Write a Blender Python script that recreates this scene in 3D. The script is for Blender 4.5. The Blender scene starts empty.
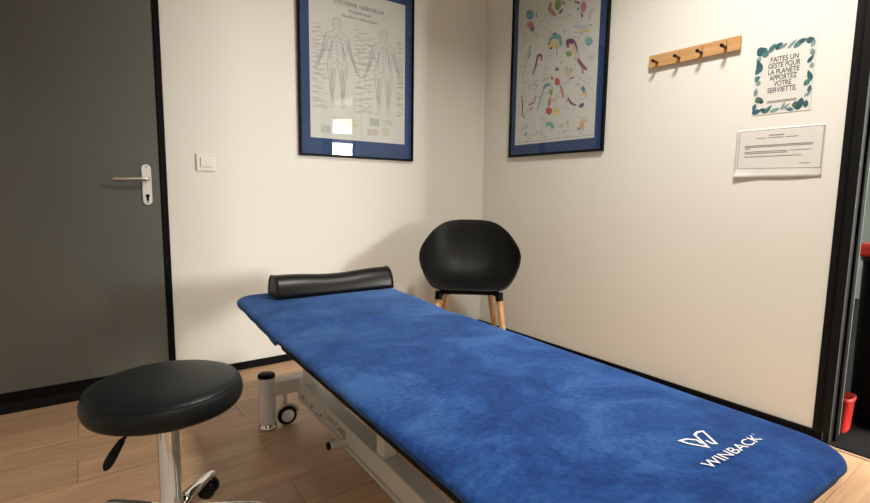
import bpy, bmesh, math, random
from mathutils import Vector, Matrix
random.seed(7)
PI = math.pi
scene = bpy.context.scene
COL = scene.collection

# ------------------------------------------------------------------ camera
# world: room corner at the origin, back wall y=0, right wall x=0, room at x<0, y<0
FPX, YAW, PITCH, ROLL = 493.785, 0.622373, 0.116699, 0.0132408
CAM = Vector((-2.52739, -2.90250, 1.03))
fw = Vector((math.sin(YAW)*math.cos(PITCH), math.cos(YAW)*math.cos(PITCH), -math.sin(PITCH)))
rt = Vector((math.cos(YAW), -math.sin(YAW), 0)); up = rt.cross(fw)
RT = math.cos(ROLL)*rt + math.sin(ROLL)*up
UP = -math.sin(ROLL)*rt + math.cos(ROLL)*up
cd = bpy.data.cameras.new('camera'); cam = bpy.data.objects.new('camera', cd); COL.objects.link(cam)
cam.matrix_world = Matrix(((RT.x, UP.x, -fw.x, CAM.x), (RT.y, UP.y, -fw.y, CAM.y), (RT.z, UP.z, -fw.z, CAM.z), (0, 0, 0, 1)))
cd.sensor_width = 36; cd.lens = 36*FPX/870; cd.clip_start = 0.02
scene.camera = cam
def px(x, y, ax, val):
    """photo pixel -> point where its ray meets the plane coordinate[ax] = val"""
    d = RT*((x-435)/FPX) - UP*((y-251.5)/FPX) + fw
    return CAM + d*((val-CAM[ax])/d[ax])

# ------------------------------------------------------------------ light
scene.view_settings.view_transform = 'Standard'; scene.view_settings.look = 'None'
scene.view_settings.gamma = 1; scene.view_settings.use_curve_mapping = False
scene.view_settings.exposure = 0.24
w = bpy.data.worlds.new('world'); scene.world = w; w.use_nodes = True
w.node_tree.nodes['Background'].inputs[0].default_value = (0.75, 0.85, 1, 1)
w.node_tree.nodes['Background'].inputs[1].default_value = 0.3
def area(name, loc, direction, sx, sy, power, color, spread=180):
    l = bpy.data.lights.new(name, 'AREA'); l.shape = 'RECTANGLE'; l.size = sx; l.size_y = sy
    l.energy = power; l.color = color; l.spread = math.radians(spread)
    o = bpy.data.objects.new(name, l); COL.objects.link(o); o.location = loc
    o.rotation_euler = Vector(direction).to_track_quat('-Z', 'Y').to_euler(); return o
CEIL = 2.85
LAMP = (-0.99, -1.99)
FILL_LAMP = (-2.35, -3.85)
area('ceiling_panel_light', (LAMP[0], LAMP[1], CEIL-0.045), (0, 0, -1), 0.32, 0.32, 34, (1, 0.955, 0.885), 142)
area('rear_fill_light', (FILL_LAMP[0], FILL_LAMP[1], CEIL-0.045), (0, 0, -1), 0.56, 0.56, 13, (1, 0.95, 0.86), 142)  # unseen soft fill, added to brighten the far corner
area('hall_window_light', (2.3, -6.9, 1.55), (0, 1, 0), 2.6, 1.0, 900, (1, 0.965, 0.89))

# ------------------------------------------------------------------ helpers
def nodes(name):
    m = bpy.data.materials.new(name); m.use_nodes = True
    return m, m.node_tree.nodes, m.node_tree.links, m.node_tree.nodes['Principled BSDF']
def mat(name, col, rough=0.5, metal=0.0, spec=0.5, noise=None, bump=None, coat=0.0):
    """noise=(scale, amount): colour variation; bump=(scale, strength)"""
    m, N, L, b = nodes(name)
    b.inputs['Base Color'].default_value = (*col, 1); b.inputs['Roughness'].default_value = rough
    b.inputs['Metallic'].default_value = metal; b.inputs['Specular IOR Level'].default_value = spec
    b.inputs['Coat Weight'].default_value = coat
    tc = N.new('ShaderNodeTexCoord')
    if noise:
        n = N.new('ShaderNodeTexNoise'); n.inputs['Scale'].default_value = noise[0]; n.inputs['Detail'].default_value = 4
        L.new(tc.outputs['Object'], n.inputs['Vector'])
        r = N.new('ShaderNodeValToRGB'); a = noise[1]
        r.color_ramp.elements[0].position = .3; r.color_ramp.elements[1].position = .7
        r.color_ramp.elements[0].color = (*[c*(1-a) for c in col], 1); r.color_ramp.elements[1].color = (*[min(1, c*(1+a)) for c in col], 1)
        L.new(n.outputs['Fac'], r.inputs['Fac']); L.new(r.outputs['Color'], b.inputs['Base Color'])
    if bump:
        n2 = N.new('ShaderNodeTexNoise'); n2.inputs['Scale'].default_value = bump[0]; n2.inputs['Detail'].default_value = 5
        L.new(tc.outputs['Object'], n2.inputs['Vector'])
        bp = N.new('ShaderNodeBump'); bp.inputs['Strength'].default_value = bump[1]; bp.inputs['Distance'].default_value = 0.002
        L.new(n2.outputs['Fac'], bp.inputs['Height']); L.new(bp.outputs['Normal'], b.inputs['Normal'])
    return m

def wood(name, c1, c2, axis=0, scale=1.0, rough=0.45, rand=0.0):
    m, N, L, b = nodes(name)
    tc = N.new('ShaderNodeTexCoord'); mp = N.new('ShaderNodeMapping')
    sc = [14*scale]*3; sc[axis] = 1.1*scale; mp.inputs['Scale'].default_value = sc
    oi = N.new('ShaderNodeObjectInfo'); mul = N.new('ShaderNodeVectorMath'); mul.operation = 'SCALE'
    cmb = N.new('ShaderNodeCombineXYZ')
    for k in range(3): L.new(oi.outputs['Random'], cmb.inputs[k])
    mul.inputs['Scale'].default_value = 37.0; L.new(cmb.outputs[0], mul.inputs[0])
    add = N.new('ShaderNodeVectorMath'); L.new(tc.outputs['Object'], mp.inputs['Vector'])
    L.new(mp.outputs[0], add.inputs[0]); L.new(mul.outputs[0], add.inputs[1])
    n = N.new('ShaderNodeTexNoise'); n.inputs['Scale'].default_value = 1.6; n.inputs['Detail'].default_value = 9
    n.inputs['Roughness'].default_value = .62; n.inputs['Distortion'].default_value = 1.1
    L.new(add.outputs[0], n.inputs['Vector'])
    r = N.new('ShaderNodeValToRGB'); e = r.color_ramp.elements
    e[0].position = .32; e[0].color = (*c2, 1); e[1].position = .66; e[1].color = (*c1, 1)
    L.new(n.outputs['Fac'], r.inputs['Fac'])
    hsv = N.new('ShaderNodeHueSaturation'); mr = N.new('ShaderNodeMapRange')
    mr.inputs['To Min'].default_value = 1-rand; mr.inputs['To Max'].default_value = 1+rand
    L.new(oi.outputs['Random'], mr.inputs['Value']); L.new(mr.outputs[0], hsv.inputs['Value'])
    L.new(r.outputs[0], hsv.inputs['Color']); L.new(hsv.outputs[0], b.inputs['Base Color'])
    b.inputs['Roughness'].default_value = rough
    bp = N.new('ShaderNodeBump'); bp.inputs['Strength'].default_value = .12; bp.inputs['Distance'].default_value = .002
    L.new(n.outputs['Fac'], bp.inputs['Height']); L.new(bp.outputs['Normal'], b.inputs['Normal'])
    return m

def towel_mat():
    m, N, L, b = nodes('blue_velour')
    tc = N.new('ShaderNodeTexCoord')
    n1 = N.new('ShaderNodeTexNoise'); n1.inputs['Scale'].default_value = 5.0; n1.inputs['Detail'].default_value = 6
    n1.inputs['Roughness'].default_value = .68; n1.inputs['Distortion'].default_value = .6
    n2 = N.new('ShaderNodeTexNoise'); n2.inputs['Scale'].default_value = 70; n2.inputs['Detail'].default_value = 3
    for n in (n1, n2): L.new(tc.outputs['Object'], n.inputs['Vector'])
    mx = N.new('ShaderNodeMath'); mx.operation = 'MULTIPLY_ADD'; mx.inputs[1].default_value = .28
    L.new(n2.outputs['Fac'], mx.inputs[0]); L.new(n1.outputs['Fac'], mx.inputs[2])
    r = N.new('ShaderNodeValToRGB'); e = r.color_ramp.elements
    e[0].position = .50; e[0].color = (0.006, 0.031, 0.150, 1)
    e[1].position = .80; e[1].color = (0.035, 0.108, 0.315, 1)
    k = e.new(.62); k.color = (0.011, 0.054, 0.220, 1)
    L.new(mx.outputs[0], r.inputs['Fac']); L.new(r.outputs[0], b.inputs['Base Color'])
    b.inputs['Roughness'].default_value = .95; b.inputs['Specular IOR Level'].default_value = .15
    b.inputs['Sheen Weight'].default_value = .42; b.inputs['Sheen Roughness'].default_value = .4
    b.inputs['Sheen Tint'].default_value = (.35, .6, 1, 1)
    n3 = N.new('ShaderNodeTexNoise'); n3.inputs['Scale'].default_value = 320; n3.inputs['Detail'].default_value = 2
    L.new(tc.outputs['Object'], n3.inputs['Vector'])
    bp = N.new('ShaderNodeBump'); bp.inputs['Strength'].default_value = .5; bp.inputs['Distance'].default_value = .002
    L.new(n3.outputs['Fac'], bp.inputs['Height']); L.new(bp.outputs['Normal'], b.inputs['Normal'])
    return m

def glass_mat():
    m = bpy.data.materials.new('picture_glass'); m.use_nodes = True
    N, L = m.node_tree.nodes, m.node_tree.links; N.clear()
    o = N.new('ShaderNodeOutputMaterial'); t = N.new('ShaderNodeBsdfTransparent'); g = N.new('ShaderNodeBsdfGlossy')
    g.inputs['Roughness'].default_value = .02; f = N.new('ShaderNodeFresnel')
    ge = N.new('ShaderNodeNewGeometry'); io = N.new('ShaderNodeMapRange')     # pane seen from inside the frame has the same reflectance
    io.inputs['To Min'].default_value = 1.52; io.inputs['To Max'].default_value = 1/1.52
    L.new(ge.outputs['Backfacing'], io.inputs['Value']); L.new(io.outputs[0], f.inputs['IOR'])
    x = N.new('ShaderNodeMixShader'); t.inputs[0].default_value = (.95, .96, .95, 1)
    L.new(f.outputs[0], x.inputs[0]); L.new(t.outputs[0], x.inputs[1]); L.new(g.outputs[0], x.inputs[2]); L.new(x.outputs[0], o.inputs[0])
    return m
def clear_mat():
    m = bpy.data.materials.new('glass_back_faces'); m.use_nodes = True
    N, L = m.node_tree.nodes, m.node_tree.links; N.clear()
    o = N.new('ShaderNodeOutputMaterial'); t = N.new('ShaderNodeBsdfTransparent'); L.new(t.outputs[0], o.inputs[0]); return m
def emit_mat(name, col, s):
    m, N, L, b = nodes(name); b.inputs['Base Color'].default_value = (*col, 1)
    b.inputs['Emission Color'].default_value = (*col, 1); b.inputs['Emission Strength'].default_value = s; return m

M = dict(
    wall=mat('wall_paint', (.79, .775, .715), .85, spec=.25, noise=(1.5, .012), bump=(160, .10)),
    ceil=mat('ceiling_paint', (.82, .80, .76), .9),
    hallwall=mat('hall_wall_paint', (.10, .115, .105), .85),
    door=mat('door_laminate', (.122, .124, .110), .55, spec=.35, noise=(2.0, .05), bump=(90, .06)),
    black=mat('black_trim', (.004, .004, .0045), .5, spec=.10),
    blackframe=mat('black_door_frame', (.008, .0075, .007), .5, spec=.12),
    edge=mat('worn_edge_highlight', (.10, .12, .11), .5, metal=.2, spec=.3),  # pale tone holds the light caught along the frame edges
    alu=mat('brushed_aluminium', (.72, .71, .69), .28, metal=1),
    whitemetal=mat('white_handle_paint', (.80, .79, .76), .35),
    plastic=mat('white_switch_plastic', (.83, .79, .72), .35),
    wframe=mat('cream_steel_paint', (.70, .685, .65), .38, noise=(6, .03)),
    chrome=mat('chrome', (.75, .74, .72), .07, metal=1),
    leather=mat('black_leatherette', (.006, .0085, .0105), .40, spec=.26, bump=(130, .22)),
    leather2=mat('bolster_leatherette', (.006, .0055, .005), .36, spec=.32, bump=(130, .2)),
    vinyl=mat('black_vinyl', (.005, .005, .006), .6, spec=.12),
    rubber=mat('black_rubber', (.006, .006, .006), .6, spec=.2),
    shell=mat('black_polypropylene', (.007, .007, .0068), .5, spec=.22, bump=(400, .08)),
    oak=wood('oak_leg', (.55, .31, .14), (.36, .18, .07), axis=2, scale=2.5, rough=.4),
    beech=wood('beech_rack', (.62, .36, .15), (.50, .27, .10), axis=1, scale=1.6, rough=.5),
    peg=mat('dark_peg', (.07, .035, .016), .45),
    floor=wood('oak_plank', (.60, .385, .235), (.41, .245, .14), axis=0, scale=1.0, rough=.42, rand=.10),
    gap=mat('plank_joint', (.06, .035, .02), .8),
    mat_blue=mat('blue_mount_board', (.012, .045, .165), .7, noise=(40, .05)),
    paper=mat('poster_paper', (.66, .66, .63), .6),
    sheet=mat('laminated_sheet', (.73, .715, .67), .4),
    ink=mat('grey_ink', (.06, .06, .06), .7), ink2=mat('pale_ink', (.27, .265, .255), .7), ink3=mat('caption_ink', (.40, .395, .38), .7),
    inkdark=mat('dark_ink', (.03, .03, .03), .7), thread=mat('white_thread', (.80, .82, .86), .8, bump=(300, .3)),
    glass=glass_mat(), clear=clear_mat(), towel=towel_mat(),
    red=mat('red_plastic', (.36, .018, .012), .5, spec=.25), hallfloor=mat('dark_speckled_mat', (.010, .010, .010), .95, spec=.1, noise=(180, .9), bump=(200, .8)),
    tan=mat('threshold_strip', (.42, .27, .17), .5), lamp=emit_mat('lamp_diffuser', (1, .92, .82), 3.0), lampdrum=emit_mat('lamp_drum', (1, .95, .86), 11.0), pane=emit_mat('lit_window_pane', (1, .96, .9), 6.0),
    screw=mat('dull_screw', (.3, .3, .29), .4, metal=.8),
)

def link(name, me, m, parent=None, smooth=False):
    o = bpy.data.objects.new(name, me); COL.objects.link(o)
    if m is not None and not me.materials: me.materials.append(m)
    if parent is not None: o.parent = parent
    if smooth:
        for p in me.polygons: p.use_smooth = True
    return o
def obj(name, bm, m, parent=None, smooth=False, weld=False):
    if weld: bmesh.ops.remove_doubles(bm, verts=bm.verts, dist=1e-5)
    bmesh.ops.recalc_face_normals(bm, faces=bm.faces)
    me = bpy.data.meshes.new(name); bm.to_mesh(me); bm.free()
    return link(name, me, m, parent, smooth)
def tag(o, label=None, cat=None, group=None, kind=None):
    if label: o['label'] = label
    if cat: o['category'] = cat
    if group: o['group'] = group
    if kind: o['kind'] = kind
    return o
def thing(name, label, cat, loc=(0, 0, 0), rz=0, kind=None):
    o = bpy.data.objects.new(name, None); COL.objects.link(o); o.location = loc; o.rotation_euler = (0, 0, rz)
    o.empty_display_size = .1
    return tag(o, label, cat, None, kind)
def box(bm, x0, x1, y0, y1, z0, z1, bev=0.0, seg=2):
    r = bmesh.ops.create_cube(bm, size=1)
    for v in r['verts']:
        v.co = Vector((x0+(v.co.x+.5)*(x1-x0), y0+(v.co.y+.5)*(y1-y0), z0+(v.co.z+.5)*(z1-z0)))
    if bev > 0:
        es = {e for v in r['verts'] for e in v.link_edges}
        bmesh.ops.bevel(bm, geom=list(es), offset=bev, segments=seg, affect='EDGES', profile=.5)
    return bm
def nbox(name, m, parent, x0, x1, y0, y1, z0, z1, bev=0.0, seg=2):
    return obj(name, box(bmesh.new(), x0, x1, y0, y1, z0, z1, bev, seg), m, parent)
def tube(bm, pts, rad, n=16, caps=True):
    pts = [Vector(p) for p in pts]
    if not isinstance(rad, (list, tuple)): rad = [rad]*len(pts)
    rings = []; ref = None
    for i, p in enumerate(pts):
        a = pts[max(i-1, 0)]; b = pts[min(i+1, len(pts)-1)]; t = (b-a).normalized()
        if ref is None: ref = Vector((0, 0, 1)) if abs(t.z) < .9 else Vector((1, 0, 0))
        u = (ref - t*ref.dot(t)).normalized(); v = t.cross(u); ref = u
        rings.append([bm.verts.new(p + (u*math.cos(2*PI*k/n) + v*math.sin(2*PI*k/n))*rad[i]) for k in range(n)])
    for A, B in zip(rings, rings[1:]):
        for k in range(n): bm.faces.new((A[k], A[(k+1) % n], B[(k+1) % n], B[k]))
    if caps: bm.faces.new(rings[0]); bm.faces.new(rings[-1])
    return bm
def lathe(bm, prof, n=48, centre=(0, 0, 0)):
    c = Vector(centre); rings = []
    for r, z in prof:
        if r < 1e-6: rings.append([bm.verts.new(c+Vector((0, 0, z)))])
        else: rings.append([bm.verts.new(c+Vector((r*math.cos(2*PI*k/n), r*math.sin(2*PI*k/n), z))) for k in range(n)])
    for A, B in zip(rings, rings[1:]):
        for k in range(n):
            a0, a1 = A[k % len(A)], A[(k+1) % len(A)]; b0, b1 = B[k % len(B)], B[(k+1) % len(B)]
            f = []
            for v in (a0, a1, b1, b0):
                if v not in f: f.append(v)
            if len(f) > 2: bm.faces.new(f)
    return bm
def catmull(P, n):
    P = [Vector(p) for p in P]; out = []
    for i in range(len(P)-1):
        p0 = P[i-1] if i > 0 else P[0]*2-P[1]; p1, p2 = P[i], P[i+1]; p3 = P[i+2] if i+2 < len(P) else p2*2-p1
        for k in range(n):
            t = k/n
            out.append(.5*((2*p1)+(p2-p0)*t+(2*p0-5*p1+4*p2-p3)*t*t+(3*p1-p0-3*p2+p3)*t**3))
    out.append(P[-1]); return out
def xform(bm, mtx): bmesh.ops.transform(bm, matrix=mtx, verts=bm.verts); return bm

# flat printing: a plane frame (origin, right, up, normal) in metres
class Print:
    def __init__(s, o, r, u): s.o, s.r, s.u = Vector(o), Vector(r), Vector(u); s.n = s.r.cross(s.u)
    def p(s, a, b, h=0.0): return s.o + s.r*a + s.u*b + s.n*h
    def ab(s, P): d = P-s.o; return d.dot(s.r), d.dot(s.u)
HSTEP = [0]
def ribbon(bm, pr, pts, wd, h=.0008, closed=False):
    """one flat mitred strip; wd may be a list with one width per point"""
    P_ = [Vector((p[0], p[1])) for p in pts]
    if closed: P_ = P_+[P_[0]]
    HSTEP[0] = (HSTEP[0]+1) % 60; h = h+HSTEP[0]*.000006
    n_ = len(P_); ws = wd if isinstance(wd, (list, tuple)) else [wd]*n_; L_ = []; R_ = []
    for i in range(n_):
        a = P_[i]-P_[i-1] if i > 0 else (P_[0]-P_[-2] if closed else P_[1]-P_[0])
        b = P_[i+1]-P_[i] if i < n_-1 else (P_[1]-P_[0] if closed else a)
        a = a.normalized(); b = b.normalized(); t = (a+b)
        t = t.normalized() if t.length > 1e-4 else a
        nr = Vector((-t.y, t.x)); k = min(1.8, 1/max(.3, nr.dot(Vector((-a.y, a.x)))))
        q = nr*ws[i]/2*k
        L_.append(bm.verts.new(pr.p(P_[i].x+q.x, P_[i].y+q.y, h))); R_.append(bm.verts.new(pr.p(P_[i].x-q.x, P_[i].y-q.y, h)))
    for i in range(n_-1): bm.faces.new((L_[i], R_[i], R_[i+1], L_[i+1]))
def blob(bm, pr, c, rx, ry, ang=0, h=.0008, n=14, jag=0.0):
    vs = []
    for k in range(n):
        t = 2*PI*k/n; f = 1+random.uniform(-jag, jag)
        x, y = rx*f*math.cos(t), ry*f*math.sin(t)
        vs.append(bm.verts.new(pr.p(c[0]+x*math.cos(ang)-y*math.sin(ang), c[1]+x*math.sin(ang)+y*math.cos(ang), h)))
    bm.faces.new(vs)
def flat(name, bm, m, parent):
    me = bpy.data.meshes.new(name); bm.to_mesh(me); bm.free(); return link(name, me, m, parent)
def lettering(name, text, pr, a, b, width, height, m, parent, h=.0009, shear=0.0, bold=0.0, depth=0.0):
    """text centred at (a, b) on plane pr, scaled to width x height"""
    cu = bpy.data.curves.new('txt', 'FONT'); cu.body = text; cu.shear = shear; cu.offset = bold; cu.resolution_u = 4
    to = bpy.data.objects.new('txt', cu); COL.objects.link(to)
    bpy.context.view_layer.update()
    me = bpy.data.meshes.new_from_object(to.evaluated_get(bpy.context.evaluated_depsgraph_get()))
    bpy.data.objects.remove(to); bpy.data.curves.remove(cu)
    xs = [v.co.x for v in me.vertices]; ys = [v.co.y for v in me.vertices]
    x0, x1, y0, y1 = min(xs), max(xs), min(ys), max(ys)
    for v in me.vertices:
        v.co = pr.p(a+((v.co.x-x0)/(x1-x0)-.5)*width, b+((v.co.y-y0)/(y1-y0)-.5)*height, h)
    me.materials.clear()
    return link(name, me, m, parent)

# ------------------------------------------------------------------ the room
XL, YB = -3.45, -4.70            # left wall, wall behind the camera
T = .11                          # wall thickness
DX0, DX1 = -3.04, -2.187         # door leaf in the back wall
FX1 = -2.156                     # outer edge of its frame
DH = 2.32
JY0, JY1 = -2.27, -3.08          # doorway in the right wall

def struct(o, label, cat): return tag(o, label, cat, kind='structure')
# floor: slab with real planks running along x
fl = struct(nbox('floor', M['gap'], None, XL, -.045, YB, 0, -.06, -.0105), 'warm oak laminate plank floor of the treatment room', 'floor')
PW, PL = .194, 1.29
mesh_cache = {}
def plank_mesh(x0, x1, y0, y1):
    key = (round(x1-x0, 3), round(y1-y0, 3))
    if key not in mesh_cache:
        bm = box(bmesh.new(), 0, x1-x0, 0, y1-y0, -.0105, 0, .0011, 1)
        me = bpy.data.meshes.new('plank'); bm.to_mesh(me); bm.free(); me.materials.append(M['floor']); mesh_cache[key] = me
    return mesh_cache[key]
k = -1
while True:
    y1 = -.072-PW*k; y0 = y1-PW; k += 1
    if y1 < YB: break
    yy0, yy1 = max(y0, YB+.002), min(y1, -.002)
    if yy1-yy0 < .01: continue
    off = -1.97 if (k % 2 == 1) else -1.97+PL*.52
    x = off-PL*4
    while x < 0:
        x0, x1 = max(x, XL+.002), min(x+PL, -.047)
        if x1-x0 > .03:
            o = bpy.data.objects.new('plank', plank_mesh(x0, x1-.0012, yy0, yy1-.0012)); COL.objects.link(o)
            o.location = (x0, yy0, 0); o.parent = fl
        x += PL
# back wall with a door opening
bm = bmesh.new(); box(bm, FX1, T, 0, T, 0, CEIL); box(bm, XL-T, DX0-.035, 0, T, 0, CEIL); box(bm, DX0-.035, FX1, 0, T, DH+.035, CEIL)
struct(obj('wall_back', bm, M['wall']), 'off-white painted wall with the grey door in it', 'wall')
bm = bmesh.new(); box(bm, 0, T, -2.21, 0, 0, CEIL); box(bm, 0, T, YB, JY1-.06, 0, CEIL); box(bm, 0, T, JY1-.06, -2.21, 2.16, CEIL)
struct(obj('wall_right', bm, M['wall']), 'off-white painted wall carrying the coat rack and notices', 'wall')
struct(nbox('wall_left', M['wall'], None, XL-T, XL, YB, 0, 0, CEIL), 'off-white side wall past the grey door', 'wall')
struct(nbox('wall_front', M['wall'], None, XL-T, T, YB-T, YB, 0, CEIL), 'off-white wall facing the grey door', 'wall')
struct(nbox('ceiling', M['ceil'], None, XL-T, T, YB-T, T, CEIL, CEIL+.1), 'plain white ceiling of the treatment room', 'ceiling')
# baseboards
struct(nbox('baseboard_back', M['black'], None, FX1, -.001, -.012, -.0005, .0005, .045, .003, 1), 'slim black baseboard along the wall under the nerve chart', 'baseboard')
bb = struct(nbox('baseboard_right', M['black'], None, -.012, -.0005, -2.243, -.013, .0005, .042, .002, 1), 'slim black baseboard along the wall under the coat rack', 'baseboard')
tag(nbox('end_cap', M['edge'], bb, -.0125, -.0008, -2.246, -2.2435, .001, .040), 'grey cut end')

# ---- grey door in the back wall
d1 = thing('door_1', 'dark grey flush door in black frame with white lever handle', 'door', kind='structure')
nbox('door_leaf', M['door'], d1, DX0, DX1, -.002, .04, .012, DH, .001, 1)
bm = bmesh.new(); box(bm, DX1+.001, FX1, -.010, .06, 0, DH+.035, .002, 1); box(bm, DX0-.035, DX0-.001, -.010, .06, 0, DH+.035, .002, 1); box(bm, DX0-.001, DX1+.001, -.010, .06, DH+.001, DH+.035, .002, 1)
obj('door_frame', bm, M['black'], d1)
nbox('kick_plate', M['black'], d1, DX0+.002, DX1-.001, -.008, -.002, .045, .098, .001, 1)
nbox('bottom_seal', M['rubber'], d1, DX0+.002, DX1-.001, -.014, -.002, .001, .046, .002, 1)
# handle plate: rounded-end plate
def stadium(bm, cx, cz, hw, hh, y0, y1, n=12):
    pts = [(cx+hw*math.cos(t), cz+hh-hw+hw*math.sin(t)) for t in [PI*k/n for k in range(n+1)]] + \
          [(cx+hw*math.cos(t), cz-hh+hw+hw*math.sin(t)) for t in [PI+PI*k/n for k in range(n+1)]]
    A = [bm.verts.new((x, y0, z)) for x, z in pts]; B = [bm.verts.new((x, y1, z)) for x, z in pts]
    bm.faces.new(A); bm.faces.new(B)
    for i in range(len(A)): bm.faces.new((A[i], A[(i+1) % len(A)], B[(i+1) % len(B)], B[i]))
    return bm
HPX = -2.247
hp = obj('handle_plate', stadium(bmesh.new(), HPX, 1.056, .0205, .101, -.010, -.002), M['whitemetal'], d1)
bm = bmesh.new()
tube(bm, [(HPX, -.008, 1.083), (HPX, -.04, 1.083)], .011, 14)
tube(bm, catmull([(HPX+.004, -.048, 1.083), (HPX-.03, -.052, 1.084), (HPX-.08, -.052, 1.083), (HPX-.150, -.044, 1.081)], 6), [.0095]*8+[.009]*6+[.0085]*5, 12)
obj('lever', bm, M['alu'], hp, True)
bm = bmesh.new(); stadium(bm, HPX, .990, .0055, .017, -.0115, -.009)
tube(bm, [(HPX, -.009, .999), (HPX, -.012, .999)], .0095, 18)
obj('keyhole', bm, M['black'], hp)
for z in (1.145, .967):
    obj('screw', tube(bmesh.new(), [(HPX, -.0095, z), (HPX, -.0112, z)], .0042, 10), M['screw'], hp)

# ---- doorway in the right wall (black steel frame with worn edges, highlights painted pale)
d2 = thing('door_2', 'open doorway with black steel frame beside the notices', 'door', kind='structure')
bm = bmesh.new()
box(bm, -.010, T+.01, -2.268, -2.206, 0, 2.16, .002, 1); box(bm, -.010, T+.01, JY1-.062, JY1-.002, 0, 2.16, .002, 1)
box(bm, -.010, T+.01, JY1-.062, -2.206, 2.10, 2.162, .002, 1)
obj('door_frame', bm, M['blackframe'], d2)
nbox('frame_rebate', M['black'], d2, -.0125, -.0095, -2.236, -2.226, 0.045, 2.10)
tag(nbox('edge_highlight', M['edge'], d2, -.0115, -.0085, -2.2700, -2.2672, .004, 2.098), 'pale worn metal corner edge with painted highlight')
tag(nbox('edge_highlight', M['edge'], d2, T-.003, T+.006, -2.2700, -2.2672, .004, 2.098), 'pale worn metal corner edge with painted highlight')
nbox('stop_bead', M['black'], d2, .035, .065, -2.279, -2.2672, .003, 2.098, .002, 1)
struct(nbox('trim_1', M['tan'], None, -.045, -.028, JY1-.06, -2.246, -.012, .003, .001, 1), 'thin wooden threshold strip at the doorway', 'threshold')

# ---- adjoining hall
HX = 4.0; HY0, HY1 = -7.0, -1.2
struct(nbox('floor_hall', M['hallfloor'], None, T, HX, HY0, HY1, -.06, 0), 'dark speckled floor of the hall beyond the doorway', 'floor')
tag(nbox('door_mat', M['hallfloor'], None, -.027, T+.005, JY1+.02, -2.281, .0, .008, .002, 1), 'dark speckled mat lying in the doorway', 'mat')
struct(nbox('floor_sill', M['gap'], None, -.028, T, JY1-.06, -2.206, -.06, -.0005), 'dark floor strip under the mat in the doorway', 'floor')
struct(nbox('wall_hall_end', M['hallwall'], None, T, HX, HY1, HY1+.1, 0, CEIL), 'grey wall at the near end of the hall', 'wall')
bm = bmesh.new(); box(bm, T, .95, HY0-.1, HY0, 0, CEIL); box(bm, 3.65, HX, HY0-.1, HY0, 0, CEIL); box(bm, .95, 3.65, HY0-.1, HY0, 2.12, CEIL); box(bm, .95, 3.65, HY0-.1, HY0, 0, .95)
struct(obj('wall_hall_far', bm, M['hallwall']), 'grey wall at the far end of the hall with the glazed front', 'wall')
struct(nbox('wall_hall_side', M['hallwall'], None, HX, HX+.1, HY0, HY1, 0, CEIL), 'grey hall wall opposite the doorway', 'wall')
struct(nbox('wall_hall_return', M['wall'], None, T, T+.02, HY0, YB, 0, CEIL), 'off-white return wall of the hall', 'wall')
struct(nbox('ceiling_hall', M['ceil'], None, T, HX+.1, HY0, HY1, CEIL, CEIL+.1), 'plain white ceiling of the hall', 'ceiling')
wn = thing('window_1', 'wide glazed front with white frame at the end of the hall', 'window', kind='structure')
bm = bmesh.new()
for x in (.95, 1.83, 2.71, 3.59): box(bm, x, x+.06, HY0-.06, HY0+.02, .95, 2.12)
for z in (.95, 1.90, 2.07): box(bm, .95, 3.65, HY0-.06, HY0+.02, z, z+.06)
obj('window_frame', bm, M['plastic'], wn)
for x0, x1 in ((1.01, 1.83), (1.89, 2.71), (2.77, 3.59)):
    nbox('window_pane', M['pane'], wn, x0, x1, HY0-.03, HY0-.02, 1.01, 1.90)
    nbox('window_pane', M['pane'], wn, x0, x1, HY0-.03, HY0-.02, 1.96, 2.07)

# red tub and black bin with red lid just past the jamb
def tub(name, m, loc, rx, ry, h, taper, parent=None, wall=.006, n=4.0):
    bm = bmesh.new(); N_ = 40
    def ring(s, z):
        out = []
        for k in range(N_):
            t = 2*PI*k/N_; c, q = math.cos(t), math.sin(t)
            out.append(bm.verts.new((loc[0]+s*rx*math.copysign(abs(c)**(2/n), c), loc[1]+s*ry*math.copysign(abs(q)**(2/n), q), loc[2]+z)))
        return out
    R_ = [ring(taper*.96, 0), ring(taper, .01), ring(1, h-.02), ring(1.05, h-.018), ring(1.05, h), ring(.97, h), ring(taper*.95, .02)]
    for A, B in zip(R_, R_[1:]):
        for k in range(N_): bm.faces.new((A[k], A[(k+1) % N_], B[(k+1) % N_], B[k]))
    bm.faces.new(R_[0]); bm.faces.new(R_[-1])
    return obj(name, bm, m, parent, True)
tag(tub('plastic_tub', M['red'], (.200, -2.203, .0), .060, .082, .160, .94), 'low red plastic tub on the floor beyond the black jamb', 'tub')
bn = thing('waste_bin', 'tall black bin with a red lid standing beyond the doorway', 'bin', (.450, -2.366, 0))
tub('bin_body', M['black'], (0, 0, 0), .16, .145, .775, .93, bn)
bm = bmesh.new(); box(bm, -.168, .168, -.152, .152, .776, .836, .02, 3); obj('bin_lid', bm, M['red'], bn)
bm = bmesh.new(); tube(bm, [(-.165, -.06, .72), (-.180, -.05, .725), (-.180, .05, .725), (-.165, .06, .72)], .008, 8); obj('bin_handle', bm, M['rubber'], bn, True)

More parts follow.
